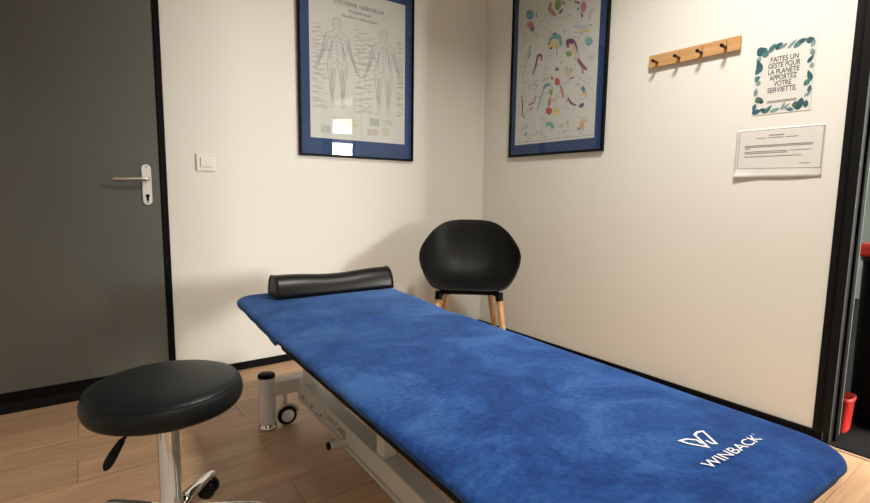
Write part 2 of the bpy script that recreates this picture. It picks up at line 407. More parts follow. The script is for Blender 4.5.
# ---- ceiling lamp, and the added fill panel behind the camera
def panel(label, x, y, hx, hy):
    t = thing('ceiling_lamp', label, 'lamp', (x, y, CEIL))
    bm = bmesh.new()
    for a in ((-hx, hx, -hy, -hy+.02), (-hx, hx, hy-.02, hy), (-hx, -hx+.02, -hy+.02, hy-.02), (hx-.02, hx, -hy+.02, hy-.02)): box(bm, *a, -.04, -.0005)
    obj('lamp_frame', bm, M['plastic'], t); nbox('diffuser', M['lamp'], t, -hx+.02, hx-.02, -hy+.02, hy-.02, -.03, -.02)
panel('small square ceiling lamp above the treatment table', *LAMP, .18, .18)
panel('wide added fill panel on the ceiling near the wall facing the grey door', *FILL_LAMP, .3, .3)
pd = thing('pendant_lamp', 'white drum pendant lamp hanging in the hall', 'lamp', (1.5, -5.6, 0))
obj('cord', tube(bmesh.new(), [(0, 0, 2.32), (0, 0, CEIL-.02)], .004, 8), M['plastic'], pd)
obj('canopy', lathe(bmesh.new(), [(.001, CEIL-.025), (.05, CEIL-.025), (.055, CEIL-.001), (.001, CEIL-.001)], 24), M['plastic'], pd)
obj('drum_shade', lathe(bmesh.new(), [(.001, 2.13), (.28, 2.12), (.30, 2.135), (.30, 2.305), (.28, 2.32), (.001, 2.32)], 40), M['lampdrum'], pd, False)

# ------------------------------------------------------------------ treatment table
TC = Vector((-1.632, -1.65, 0)); TA = math.radians(-1.6)
tb = thing('treatment_table', 'white steel treatment table with black padded top under the blue cover', 'table', TC, TA)
HW, Y0, Y1, ZT = .379, -.985, 1.10, .53
def rise(y): return (.020*(y-.43)/.7 if y > .43 else 0)-.006*math.exp(-((y-.43)/.05)**2)   # head section tips up a little
# cushions
def slab(bm, x0, x1, y0, y1, z0, z1, radii, bev=.008, n_c=8):
    def loop(d, z):
        out = []
        for (cx, cy, sx, sy, a), r in zip(((x1, y1, -1, -1, 0), (x0, y1, 1, -1, PI/2), (x0, y0, 1, 1, PI), (x1, y0, -1, 1, 1.5*PI)), radii):
            rr = max(r-d, .001)
            for k in range(n_c+1):
                t = a+PI/2*k/n_c; out.append(bm.verts.new((cx+sx*(d+rr)+rr*math.cos(t), cy+sy*(d+rr)+rr*math.sin(t), z)))
        return out
    R_ = [loop(bev, z0), loop(bev*.3, z0+bev*.3), loop(0, z0+bev), loop(0, z1-bev), loop(bev*.3, z1-bev*.3), loop(bev, z1)]
    for A, B in zip(R_, R_[1:]):
        for k in range(len(A)): bm.faces.new((A[k], A[(k+1) % len(A)], B[(k+1) % len(A)], B[k]))
    bm.faces.new(R_[0]); bm.faces.new(R_[-1]); return bm
obj('cushion', slab(bmesh.new(), -HW+.009, HW-.009, Y0+.010, .40, .484, ZT-.008, (.012, .012, .09, .09)), M['vinyl'], tb)
bm = slab(bmesh.new(), -HW+.012, HW-.012, .412, Y1-.012, .492, ZT-.008, (.09, .09, .012, .012))
for v in bm.verts: v.co.z += rise(v.co.y) if v.co.y > .45 else -.004
obj('cushion', bm, M['vinyl'], tb)
# upper frame rails
bm = bmesh.new()
for s in (-1, 1): box(bm, s*.27-.02, s*.27+.02, -.92, .36, .446, .4835, .003, 1); box(bm, s*.2-.02, s*.2+.02, .34, .92, .440, .4830, .003, 1)
for y in (-.9, -.3, .32): box(bm, -.25, .25, y-.02, y+.02, .448, .4835, .003, 1)
obj('upper_frame', bm, M['wframe'], tb)
# base: side beams, crossbars
BX = .15
for s in (-1, 1):
    bm = bmesh.new(); box(bm, s*BX-.03, s*BX+.03, -.80, .80, .135, .205, .004, 2); box(bm, s*BX-.036, s*BX+.036, -.80, .79, .122, .135, .002, 1)
    b_ = obj('side_beam', bm, M['wframe'], tb)
    if s < 0:
        pr = Print((-BX-.0305, 0, 0), (0, -1, 0), (0, 0, 1))
        tag(lettering('lettering', 'COMFY', pr, -.438, .170, .105, .026, M['ink2'], b_, .0006), 'faded maker lettering')
        tag(lettering('lettering', 'CARE', pr, -.327, .170, .095, .026, M['inkdark'], b_, .0006), 'dark maker lettering')
        for y in (.73, .62, .52): obj('bolt', tube(bmesh.new(), [(-BX-.030, y, .15), (-BX-.035, y, .15)], .007, 10), M['screw'], b_)
for y in (.828, -.67):
    bm = bmesh.new(); box(bm, -.285, .285, y-.03, y+.03, .150, .212, .004, 2)
    obj('cross_bar', bm, M['wframe'], tb)
for s in (-1, 1):
    for y in (.73, .035):
        nbox('lift_arm', M['wframe'], tb, s*BX-.022, s*BX+.022, y-.026, y+.026, .2052, .448, .003, 1)
    bm = bmesh.new()
    xform(box(bm, -.018, .018, -.32, .32, -.028, .028, .003, 1), Matrix.Translation((s*.075, -.3, .32)) @ Matrix.Rotation(.24, 4, 'X'))
    obj('lift_link', bm, M['wframe'], tb)
nbox('motor_housing', M['wframe'], tb, -.05, .05, -.15, .45, .21, .285, .012, 3)
for y in (.56, -.4): nbox('inner_brace', M['wframe'], tb, -.12, .12, y-.02, y+.02, .145, .195, .003, 1)
for sx in (-1, 1):
    for y in (.828, -.67):
        lg = obj('foot_post', lathe(bmesh.new(), [(.001, .030), (.035, .030), (.0355, .034), (.0355, .236), (.034, .239), (.001, .239)], 32, (sx*.307, y, 0)), M['wframe'], tb, False)
        for p in lg.data.polygons: p.use_smooth = abs(p.normal.z) < .5
        tag(obj('post_cap', lathe(bmesh.new(), [(.036, .234), (.0365, .236), (.0365, .243), (.033, .248), (.001, .249)], 32, (sx*.307, y, 0)), M['black'], lg, True), 'black plastic cap')
        tag(obj('foot_ring', lathe(bmesh.new(), [(.001, .0), (.036, .0), (.038, .004), (.038, .018), (.034, .021), (.034, .030), (.001, .030)], 32, (sx*.307, y, 0)), M['chrome'], lg, True), 'chrome foot ring')
        # castor beside the post
        cx, cy = sx*.222, y-.004
        ca = obj('castor_fork', tube(tube(bmesh.new(), [(cx, cy+.03, .150), (cx, cy+.03, .09)], .010, 12), [(cx, cy+.03, .095), (cx, cy+.022, .075), (cx, cy+.021, .045)], .009, 10), M['wframe'], tb, True)
        bm = bmesh.new(); lathe(bm, [(.028, -.011), (.036, -.011), (.042, -.007), (.043, 0), (.042, .007), (.036, .011), (.028, .011)], 36)
        xform(bm, Matrix.Translation((cx, cy, .043)) @ Matrix.Rotation(PI/2, 4, 'X')); obj('tyre', bm, M['rubber'], ca, True)
        bm = bmesh.new(); lathe(bm, [(.001, .013), (.008, .0135), (.012, .010), (.029, .0105), (.031, .008), (.031, -.008), (.029, -.0105), (.012, -.010), (.001, -.012)], 32)
        xform(bm, Matrix.Translation((cx, cy, .043)) @ Matrix.Rotation(PI/2, 4, 'X')); obj('wheel_disc', bm, M['whitemetal'], ca, True)
        bm = bmesh.new(); tube(bm, [(cx+.049*math.cos(t), cy, .043+.049*math.sin(t)) for t in [.2+2.4*k/12 for k in range(13)]], .007, 8); obj('wheel_guard', bm, M['wframe'], ca, True)
pg = obj('release_peg', tube(bmesh.new(), [(-BX-.03, .29, .143), (-BX-.088, .29, .143)], .0125, 16), M['wframe'], tb)
tag(obj('peg_cap', tube(bmesh.new(), [(-BX-.088, .29, .143), (-BX-.096, .29, .143)], .0135, 16), M['rubber'], pg), 'black rubber cap')

# ------------------------------------------------------------------ blue cover
cv = thing('table_cover', 'blue velour fitted cover with white logo on the treatment table', 'cover', TC, TA)
def rrect(hw, y0, y1, r, n_c=10, n_l=60, n_w=20):
    r = max(r, .0008); pts = []
    def arc(cx, cy, a0):
        for k in range(n_c): t = a0+PI/2*k/n_c; pts.append((cx+r*math.cos(t), cy+r*math.sin(t)))
    def lin(ax, ay, bx, by, n):
        for k in range(n): pts.append((ax+(bx-ax)*k/n, ay+(by-ay)*k/n))
    arc(hw-r, y1-r, 0); lin(hw-r, y1, -hw+r, y1, n_w)
    arc(-hw+r, y1-r, PI/2); lin(-hw, y1-r, -hw, y0+r, n_l)
    arc(-hw+r, y0+r, PI); lin(-hw+r, y0, hw-r, y0, n_w)
    arc(hw-r, y0+r, 1.5*PI); lin(hw, y0+r, hw, y1-r, n_l)
    return pts
def wob(x, y, f): return math.sin(x*f*1.3+y*f*.7+1.1)*math.sin(y*f*1.1-x*f*.5+.4)
bm = bmesh.new(); rings = []
RC = .10
ins = [.377, .35, .32, .28, .24, .20, .16, .12, .09, .06, .035]
for d in ins: rings.append([(x, y, ZT+.0015*wob(x, y, 9)+.0008*wob(x, y, 31)) for x, y in rrect(HW-d, Y0+d, Y1-d, RC-d)])
for k in range(7):                                   # rounded shoulder
    t = PI/2*k/6; d = .022*(1-math.sin(t)); dz = .015*(1-math.cos(t))
    rings.append([(x, y, ZT-dz+.0015*(1-k/6)*wob(x, y, 9)) for x, y in rrect(HW-d, Y0+d, Y1-d, RC-d)])
def hem(x, y):
    head = min(1, max(0, (y-.40)/.03))*(1-.6*min(1, max(0, (y-.45)/.6))); f = .005+.016*head
    return f+.0008*math.sin(y*31+x*23)+.0006*math.sin(y*67+x*49)
for s, d in ((.5, .0), (1, .0015), (1.0, .005), (.6, .006)):
    rings.append([(x+.0015*math.sin(y*37)*(abs(x) > .3), y, ZT-.015-hem(x, y)*s) for x, y in rrect(HW-d, Y0+d, Y1-d, RC-d)])
V = [[bm.verts.new((p[0], p[1], p[2]+rise(p[1]))) for p in R_] for R_ in rings]; n = len(V[0])
for A, B in zip(V, V[1:]):
    for k_ in range(n): bm.faces.new((A[k_], A[(k_+1) % n], B[(k_+1) % n], B[k_]))
bm.faces.new(V[0])
obj('fabric', bm, M['towel'], cv, True)
lpr = Print((0, 0, ZT), (1, 0, 0), (0, 1, 0))
def tl(zx, zy):       # logo pixel -> local table metres
    P = px(660+zx/7.183, 415+zy/7.183, 2, ZT)-TC; a = TA
    return (P.x*math.cos(a)+P.y*math.sin(a), -P.x*math.sin(a)+P.y*math.cos(a))
bm = bmesh.new()
ribbon(bm, lpr, [tl(*p) for p in [(300, 212), (262, 187), (190, 180), (142, 193), (200, 212), (345, 238), (300, 196), (248, 150), (268, 130), (308, 124), (404, 212), (372, 212), (330, 190)]], .0052, .0025)
tag(flat('logo_emblem', bm, M['thread'], cv), 'white embroidered W outline emblem')
a0, a1 = tl(268, 385), tl(700, 185)
tag(lettering('logo_lettering', 'WINBACK', lpr, .152, -.843, .207, .0215, M['thread'], cv, .0025, bold=0.0), 'white embroidered WINBACK lettering')
tag(lettering('logo_mark', "'", lpr, .2605, -.833, .002, .006, M['thread'], cv, .0025), 'tiny white trademark stroke')

# ------------------------------------------------------------------ bolster pillow
pl = thing('bolster_pillow', 'black leatherette half-round bolster with dipped middle on the blue cover', 'pillow', TC, TA)
def bolster():
    x0, x1, yc, hd = -.228, .362, .98, .070
    nx, na = 40, 18; bm = bmesh.new(); R_ = []
    for i in range(nx+1):
        u = i/nx; x = x0+(x1-x0)*u; c = math.cos((u-.5)*2*PI)*.5+.5
        H = .100-.013*c**1.5; ring = []
        for k_ in range(na+1):
            t = PI*k_/na
            yy = -math.cos(t); zz = math.sin(t)**.92
            ring.append(bm.verts.new((x, yc+hd*math.copysign(abs(yy)**.97, yy)*(1-.05*c), ZT+.0032+rise(yc+hd*yy)+H*zz)))
        R_.append(ring)
    for A, B in zip(R_, R_[1:]):
        for k_ in range(na): bm.faces.new((A[k_], A[k_+1], B[k_+1], B[k_]))
        bm.faces.new((A[0], B[0], B[-1], A[-1]))
    bm.faces.new(R_[0]); bm.faces.new(R_[-1])
    return bm, R_
bm, R_ = bolster()
e0 = [v.co.copy() for v in R_[0]]; e1 = [v.co.copy() for v in R_[-1]]
o = obj('pillow_body', bm, M['leather2'], pl)
for p in o.data.polygons: p.use_smooth = len(p.vertices) == 4 and abs(p.normal.z) > -.5 and abs(p.normal.x) < .6
for e in (e0, e1):
    pts = [v for v in e]; obj('piping', tube(bmesh.new(), pts, .0035, 8), M['leather2'], pl, True)

# ------------------------------------------------------------------ tub chair in the corner
ch = thing('tub_chair', 'black plastic tub chair with oak legs in the corner', 'chair', (-.648, -.640, 0), math.radians(-39.5))
half = [(0, -.232, .503), (.11, -.232, .504), (.195, -.220, .514), (.246, -.170, .565), (.280, -.085, .630), (.294, .0, .678), (.280, .09, .727), (.230, .185, .798), (.162, .238, .847), (.085, .258, .864), (0, .262, .867)]
hc = catmull(half, 6)
rim = hc + [Vector((-p.x, p.y, p.z)) for p in reversed(hc[1:-1])]
C0 = Vector((0, -.02, .484)); NS = 16
bm = bmesh.new(); rows = []
for i in range(1, NS+1):
    s = i/NS; t = s*PI/2; row = []
    for p in rim:
        back = max(0, min(1, (p.z-.46)/.2))
        g = (1-back)*s + back*math.sin(t)**.82
        hh = (1-back)*s**2 + back*(1-math.cos(t))**1.25
        q_ = C0 + Vector(((p.x-C0.x)*g, (p.y-C0.y)*g, (p.z-C0.z)*hh))
        if i == NS: q_ = q_ + Vector((0, 0, 0))
        row.append(bm.verts.new(q_))
    rows.append(row)
cvx = bm.verts.new(C0); n = len(rim)
for k_ in range(n): bm.faces.new((cvx, rows[0][k_], rows[0][(k_+1) % n]))
for A, B in zip(rows, rows[1:]):
    for k_ in range(n): bm.faces.new((A[k_], B[k_], B[(k_+1) % n], A[(k_+1) % n]))
bmesh.ops.recalc_face_normals(bm, faces=bm.faces)
if bm.faces[0].normal.z < 0: bmesh.ops.reverse_faces(bm, faces=bm.faces)
me = bpy.data.meshes.new('shell'); bm.to_mesh(me); bm.free()
sh = link('shell', me, M['shell'], ch, True)
md = sh.modifiers.new('thick', 'SOLIDIFY'); md.thickness = .010; md.offset = -1
md = sh.modifiers.new('edge', 'BEVEL'); md.width = .003; md.segments = 2; md.limit_method = 'ANGLE'; md.angle_limit = math.radians(50)
bm = bmesh.new()
for s in (-1, 1):
    box(bm, s*.155-.018, s*.155+.018, -.19, .12, .460, .478, .003, 1)
box(bm, -.155, .155, -.17, -.13, .460, .478, .003, 1); box(bm, -.155, .155, .06, .10, .460, .478, .003, 1)
obj('under_frame', bm, M['black'], ch)
for sx, sy, bx_, by_ in ((1, -1, .225, -.27), (-1, -1, .225, -.27), (1, 1, .195, .235), (-1, 1, .195, .235)):
    tx, ty = (.168, -.165) if sy < 0 else (.125, .085)
    topP, botP = Vector((sx*tx, ty, .477)), Vector((sx*bx_, by_, .004))
    p2 = topP.lerp(botP, .08)
    lg = obj('leg', tube(bmesh.new(), [p2, topP.lerp(botP, .45), botP], [.0195, .0175, .0125], 16), M['oak'], ch, True)
    tag(obj('leg_socket', tube(bmesh.new(), [topP, topP.lerp(botP, .10)], [.024, .0215], 16), M['black'], lg, False), 'black socket')
    tag(obj('foot_pad', tube(bmesh.new(), [botP, botP-Vector((0, 0, .004))], [.012, .012], 12), M['plastic'], lg, False), 'pale glide')

# ------------------------------------------------------------------ stool
SC = (-2.362, -1.385)
st = thing('swivel_stool', 'round black leatherette stool on a chrome column and wheeled base', 'stool', (*SC, 0))
SR, SZ = .203, .505
seat = obj('seat', lathe(bmesh.new(), [(.001, SZ+.004), (.05, SZ+.004), (.10, SZ+.003), (.15, SZ), (.175, SZ-.004), (.188, SZ-.010), (.197, SZ-.019), (.2015, SZ-.031), (.2025, SZ-.045), (.200, SZ-.060), (.194, SZ-.070), (.184, SZ-.075), (.001, SZ-.075)], 72), M['leather'], st, True)
obj('seam_piping', tube(bmesh.new(), [(.1935*math.cos(2*PI*k/60), .1935*math.sin(2*PI*k/60), SZ-.0135) for k in range(61)], .0014, 6), M['leather'], seat, True)
obj('seat_plate', lathe(bmesh.new(), [(.001, SZ-.0755), (.07, SZ-.0755), (.07, SZ-.087), (.034, SZ-.088), (.034, SZ-.105), (.001, SZ-.105)], 32), M['black'], st)
obj('column', lathe(bmesh.new(), [(.001, SZ-.105), (.0285, SZ-.105), (.029, SZ-.11), (.029, .15), (.031, .148), (.031, .085), (.001, .085)], 32), M['chrome'], st, True)
ua = math.radians(198)
D = Vector((math.cos(ua), math.sin(ua), 0))
lv = obj('height_lever', tube(bmesh.new(), [D*.03+Vector((0, 0, SZ-.092)), D*.08+Vector((0, 0, SZ-.098)), D*.118+Vector((0, 0, SZ-.135))], .0045, 8), M['rubber'], st, True)
obj('lever_grip', tube(bmesh.new(), catmull([D*.114+Vector((0, 0, SZ-.130)), D*.128+Vector((0, 0, SZ-.148)), D*.148+Vector((0, 0, SZ-.176)), D*.161+Vector((0, 0, SZ-.198))], 4), [.006, .008, .009, .0095, .010, .011, .0118, .0122, .0122, .0118, .0105, .008, .003], 12), M['rubber'], lv, True)
hub = obj('hub', lathe(bmesh.new(), [(.001, .125), (.030, .125), (.040, .119), (.044, .105), (.044, .075), (.036, .068), (.001, .068)], 32), M['chrome'], st, True)
for k_ in range(5):
    a = math.radians(-18+72*k_); d = Vector((math.cos(a), math.sin(a), 0)); q_ = Vector((-d.y, d.x, 0))
    bm = bmesh.new(); prof = []
    for r_, zt, wd, th in ((.03, .118, .026, .040), (.09, .114, .023, .034), (.15, .106, .020, .029), (.21, .096, .018, .025), (.245, .089, .0175, .024), (.258, .083, .014, .017), (.263, .078, .006, .008)):
        ring = []
        for j in range(14):
            t = 2*PI*j/14; ring.append(bm.verts.new(d*r_+q_*wd*math.cos(t)+Vector((0, 0, zt-th/2+th/2*math.sin(t)))))
        prof.append(ring)
    for A, B in zip(prof, prof[1:]):
        for j in range(14): bm.faces.new((A[j], A[(j+1) % 14], B[(j+1) % 14], B[j]))
    bm.faces.new(prof[0]); bm.faces.new(prof[-1])
    ar = obj('base_arm', bm, M['chrome'], st, True)
    # twin-wheel castor
    c = d*.242; roll = q_ if k_ % 2 else (q_*.8+d*.6).normalized()
    ax = roll.cross(Vector((0, 0, 1))).normalized()
    cs = obj('castor_stem', tube(bmesh.new(), [c+Vector((0, 0, .082)), c+Vector((0, 0, .045))], .008, 10), M['chrome'], ar, True)
    rot = Vector((0, 0, 1)).rotation_difference(ax).to_matrix().to_4x4()
    bm = bmesh.new()
    for s in (-1, 1):
        b2 = lathe(bmesh.new(), [(.001, -.010), (.024, -.010), (.0295, -.006), (.030, 0), (.0295, .006), (.024, .010), (.001, .010)], 24)
        xform(b2, Matrix.Translation(c+ax*s*.016+roll*.012+Vector((0, 0, .030))) @ rot)
        m_ = bpy.data.meshes.new('t'); b2.to_mesh(m_); b2.free(); bm.from_mesh(m_); bpy.data.meshes.remove(m_)
    obj('castor_wheels', bm, M['rubber'], cs, True)
    bm = bmesh.new(); lathe(bm, [(.001, -.0055), (.028, -.0055), (.030, 0), (.028, .0055), (.001, .0055)], 20)
    xform(bm, Matrix.Translation(c+roll*.010+Vector((0, 0, .040))) @ rot); obj('castor_hood', bm, M['black'], cs, True)

# ------------------------------------------------------------------ framed charts
def chart(name, label, pr, W, H, fr, pa0, pa1, pb0, pb1):
    """pr: plane origin at lower-left outer corner on the wall; paper from (pa0,pb0) to (pa1,pb1)"""
    t = thing(name, label, 'picture')
    def pbox(nm, m, a0, a1, b0, b1, h0, h1, bev=0):
        bm = box(bmesh.new(), a0, a1, b0, b1, h0, h1, bev, 1)
        for v in bm.verts: v.co = pr.p(*v.co)
        return obj(nm, bm, m, t)
    for nm, a in (('frame_bar', (0, fr, 0, H)), ('frame_bar', (W-fr, W, 0, H)), ('frame_bar', (fr, W-fr, 0, fr)), ('frame_bar', (fr, W-fr, H-fr, H))):
        pbox(nm, M['black'], *a, .001, .024, .0015)
    pbox('mount_board', M['mat_blue'], fr, W-fr, fr, H-fr, .001, .012)
    p = pbox('chart_sheet', M['paper'], pa0, pa1, pb0, pb1, .0121, .0126)
    g = pbox('glass_pane', M['glass'], fr, W-fr, fr, H-fr, .019, .021); g.data.materials.append(M['clear'])
    for f in g.data.polygons: f.material_index = 0 if f.normal.dot(pr.n) > .9 else 1
    return t, p
# nerve chart on the back wall
P1 = Print((-1.451, 0, 1.247), (1, 0, 0), (0, 0, 1))
c1, s1 = chart('framed_nerve_chart', 'black framed chart of two nerve figures with blue border', P1, .797, 1.11, .013, .070, .731, .110, 1.005)
HS = .0130
lettering('title_print', 'SYSTÈME NERVEUX', P1, .400, .924, .345, .030, M['ink'], s1, HS)
lettering('subtitle_print', 'Périphérique', P1, .400, .882, .150, .024, M['ink'], s1, HS)
lettering('subtitle_print', 'Interfaces mécaniques', P1, .400, .849, .245, .022, M['ink'], s1, HS)
body = [(0, 1.0), (.035, .995), (.052, .965), (.05, .92), (.032, .885), (.03, .86), (.075, .838), (.125, .818), (.148, .775), (.165, .70), (.185, .62), (.215, .53), (.245, .465), (.262, .42), (.25, .405), (.232, .43), (.205, .49), (.165, .57), (.135, .64), (.118, .71), (.108, .66), (.098, .60), (.108, .54), (.118, .46), (.112, .37), (.095, .28), (.092, .20), (.075, .10), (.072, .05), (.095, .015), (.075, 0), (.045, .01), (.045, .08), (.042, .18), (.035, .28), (.028, .36), (.012, .47), (0, .475)]
nerves = [[(0, .9), (0, .48)], [(0, .82), (.09, .79), (.14, .68), (.2, .53), (.24, .43)], [(0, .8), (.10, .76), (.155, .62), (.225, .45)], [(0, .55), (.05, .49), (.07, .36), (.062, .2), (.06, .04)], [(.07, .36), (.085, .24), (.072, .1)], [(0, .70), (.085, .67)], [(0, .66), (.08, .63)], [(0, .62), (.075, .60)], [(0, .74), (.09, .72)], [(0, .52), (.10, .47), (.10, .38)]]
nerves += [[(.02+.012*j, .80-.02*j), (.06+.01*j, .70-.03*j), (.07, .62-.03*j)] for j in range(5)] + [[(.035+.012*j, .44), (.045+.01*j, .33), (.055+.005*j, .12)] for j in range(5)] + [[(.12+.01*j, .78), (.15+.008*j, .66), (.21+.008*j, .48)] for j in range(3)] + [[(0, .985-.02*j), (.04, .98-.02*j)] for j in range(4)]
for nm, (fx, fz, hgt) in (('front_figure', (.246, .300, .525)), ('back_figure', (.568, .285, .53))):
    bm = bmesh.new()
    for s in (-1, 1):
        for ln, wd in [(body, .0032)]+[(q_, .0018) for q_ in nerves]:
            ribbon(bm, P1, [(fx+s*x*hgt*1.05, fz+z*hgt) for x, z in ln], wd, HS)
    flat(nm, bm, M['ink3'], s1)
bm = bmesh.new()
for col_, n_, al in ((.085, 18, 0), (.112, 14, 0), (.150, 6, 1), (.360, 20, 0), (.385, 14, 0), (.420, 18, 1), (.455, 12, 0), (.665, 20, 0), (.683, 14, 0)):
    for j in range(n_):
        zz = .30+.50*j/n_+random.uniform(-.01, .01); ln = min(random.uniform(.03, .06), .722-col_)
        ribbon(bm, P1, [(col_, zz), (col_+ln, zz+random.uniform(-.002, .002))], .0030, HS)
        if random.random() < .6: ribbon(bm, P1, [(col_, zz-.007), (col_+ln*.7, zz-.007)], .0026, HS)
tag(flat('caption_print', bm, M['ink3'], s1), kind='stuff')
bm = bmesh.new(); ribbon(bm, P1, [(.407, .115), (.407, .45)], .0015, HS); flat('fold_line', bm, M['ink2'], s1)
for a, b, rx, ry, c in ((.26, .225, .045, .022, (.62, .56, .53)), (.36, .215, .03, .026, (.62, .62, .50)), (.50, .235, .035, .030, (.45, .52, .45)), (.60, .235, .035, .028, (.60, .60, .55)), (.165, .165, .032, .03, (.52, .55, .50)), (.49, .17, .04, .026, (.58, .50, .48)), (.585, .18, .028, .03, (.62, .58, .50))):
    bm = bmesh.new(); ribbon(bm, P1, [(a-rx, b), (a+rx, b)], ry*1.6, HS); flat('inset_print', bm, mat('faded_print', c, .7, noise=(60, .15)), s1)
# muscle chart on the right wall
P2 = Print((0, -.292, 1.2935), (0, -1, 0), (0, 0, 1))
c2, s2 = chart('framed_muscle_chart', 'black framed chart of coloured muscle drawings with blue border', P2, .783, 1.13, .014, .053, .7165, .081, 1.05)
def p2(x, y): return P2.ab(px(x, y, 0, -.0128))
tints = dict(blue=(.13, .33, .45), teal=(.20, .42, .40), red=(.50, .09, .07), rose=(.50, .22, .25), purple=(.22, .08, .17), green=(.20, .36, .10), yellow=(.72, .56, .24), orange=(.66, .40, .20), pale=(.50, .56, .58), olive=(.36, .38, .20), tan=(.62, .50, .36))
tm = {k_: mat('print_'+k_, v, .7, noise=(70, .25)) for k_, v in tints.items()}
A_ = lambda x, y: (500+x/6.283, y/6.283)
B_ = lambda x, y: (500+x/5.917, 80+y/5.917)
strokes = [  # colour, width, polyline in photo pixels
 ('blue', .055, [A_(178, 85), A_(200, 100)]), ('rose', .04, [A_(175, 148), A_(205, 165)]), ('purple', .025, [A_(195, 185), A_(212, 178)]), ('teal', .016, [A_(228, 70), A_(232, 110)]),
 ('rose', .03, [A_(318, 15), A_(315, 60), A_(350, 100)]), ('green', .05, [A_(360, 15), A_(365, 45)]), ('olive', .02, [A_(385, 10), A_(410, 25)]), ('purple', .02, [A_(375, 80), A_(390, 65)]),
 ('rose', .045, [A_(522, 25), A_(525, 60)]), ('purple', .018, [A_(470, 10), A_(500, 20)]), ('teal', .016, [A_(485, 60), A_(497, 55)]), ('purple', .014, [A_(515, 85), A_(517, 108)]),
 ('pale', .028, [A_(465, 165), A_(520, 172), A_(580, 158)]), ('yellow', .022, [A_(505, 200), A_(570, 188)]), ('pale', .018, [A_(470, 205), A_(530, 213)]), ('teal', .045, [A_(555, 255), A_(565, 265)]),
 ('purple', .016, [A_(332, 215), A_(355, 208)]), ('teal', .03, [A_(305, 285), A_(318, 245), A_(345, 228), A_(375, 240), A_(385, 290)]), ('yellow', .05, [A_(315, 285), A_(350, 282)]), ('teal', .014, [A_(362, 290), A_(355, 355)]), ('purple', .016, [A_(315, 305), A_(325, 300)]),
 ('purple', .03, [A_(430, 300), A_(425, 262), A_(455, 262), A_(475, 300), A_(485, 345)]), ('tan', .035, [A_(455, 275), A_(480, 350), A_(500, 400)]), ('purple', .022, [A_(490, 370), A_(515, 410), A_(545, 438)]), ('rose', .025, [A_(515, 420), A_(522, 465)]), ('green', .036, [A_(430, 335), A_(440, 340)]),
 ('teal', .02, [A_(190, 285), A_(185, 340), A_(178, 370)]), ('teal', .012, [A_(175, 375), A_(150, 440)]), ('purple', .02, [A_(262, 380), A_(258, 350), A_(238, 352), A_(228, 400), A_(207, 470)]), ('tan', .012, [A_(150, 465), A_(140, 495)]),
 ('purple', .022, [A_(354, 434), A_(362, 436)]), ('tan', .045, [A_(425, 448), A_(440, 455)]), ('purple', .014, [A_(440, 495), A_(465, 485)]), ('red', .016, [A_(325, 480), A_(328, 500)]),
 ('red', .04, [B_(338, 5), B_(342, 15)]), ('rose', .02, [B_(355, 25), B_(368, 70), B_(375, 105)]), ('blue', .02, [B_(258, 55), B_(268, 35), B_(300, 25)]), ('teal', .014, [B_(258, 60), B_(238, 120), B_(220, 180)]), ('green', .026, [B_(296, 60), B_(302, 85)]), ('olive', .016, [B_(305, 30), B_(310, 70)]), ('rose', .03, [B_(296, 110), B_(290, 150)]), ('red', .048, [B_(287, 183), B_(292, 186)]), ('yellow', .048, [B_(325, 185), B_(330, 187)]), ('tan', .012, [B_(330, 90), B_(330, 160)]),
 ('blue', .026, [B_(490, 45), B_(495, 60)]), ('yellow', .026, [B_(495, 70), B_(512, 92)]), ('olive', .012, [B_(478, 50), B_(484, 44)]), ('purple', .016, [B_(402, 105), B_(420, 135), B_(450, 150)]), ('purple', .026, [B_(474, 153), B_(492, 147)]), ('purple', .012, [B_(390, 130), B_(405, 110)]),
 ('purple', .012, [B_(128, 92), B_(134, 140), B_(132, 200), B_(148, 225)]), ('red', .016, [B_(178, 180), B_(192, 160)]), ('purple', .01, [B_(165, 150), B_(200, 130), B_(212, 90)]), ('purple', .01, [B_(215, 40), B_(222, 28)]), ('tan', .014, [B_(168, 60), B_(178, 15)]),
 ('teal', .03, [B_(270, 265), B_(295, 258), B_(320, 285)]), ('pale', .02, [B_(285, 290), B_(320, 300)]), ('tan', .02, [B_(402, 235), B_(400, 280)]), ('orange', .035, [B_(482, 260), B_(488, 275)]), ('tan', .026, [B_(492, 235), B_(512, 240)]), ('blue', .016, [B_(462, 292), B_(470, 286)]), ('teal', .022, [B_(148, 325), B_(156, 318)]), ('pale', .022, [B_(130, 300), B_(140, 280), B_(165, 275)]), ('purple', .008, [B_(208, 328), B_(228, 295)]), ('purple', .008, [B_(370, 310), B_(395, 298)]), ('orange', .008, [B_(235, 322), B_(268, 318)]), ('tan', .01, [B_(205, 255), B_(205, 280)]),
]
for c, wd, pts in strokes:
    bm = bmesh.new(); P_ = [Vector(p2(*q_)) for q_ in pts]
    P_ = [Vector((p[0], p[1])) for p in P_]
    if len(P_) > 2: P_ = [Vector((v.x, v.y)) for v in catmull([(p.x, p.y, 0) for p in P_], 4)]
    n_ = len(P_)
    if n_ == 2 and (P_[1]-P_[0]).length < wd*1.6:
        d = P_[1]-P_[0]; blob(bm, P2, (P_[0]+P_[1])/2, wd*.55+d.length*.3, wd*.5, math.atan2(d.y, d.x), HS, 12, .12)
    else:
        ribbon(bm, P2, P_, [wd*(.45+.5*math.sin(PI*(.1+.8*i/(n_-1)))) for i in range(n_)], HS)
    flat('muscle_print', bm, tm[c], s2)

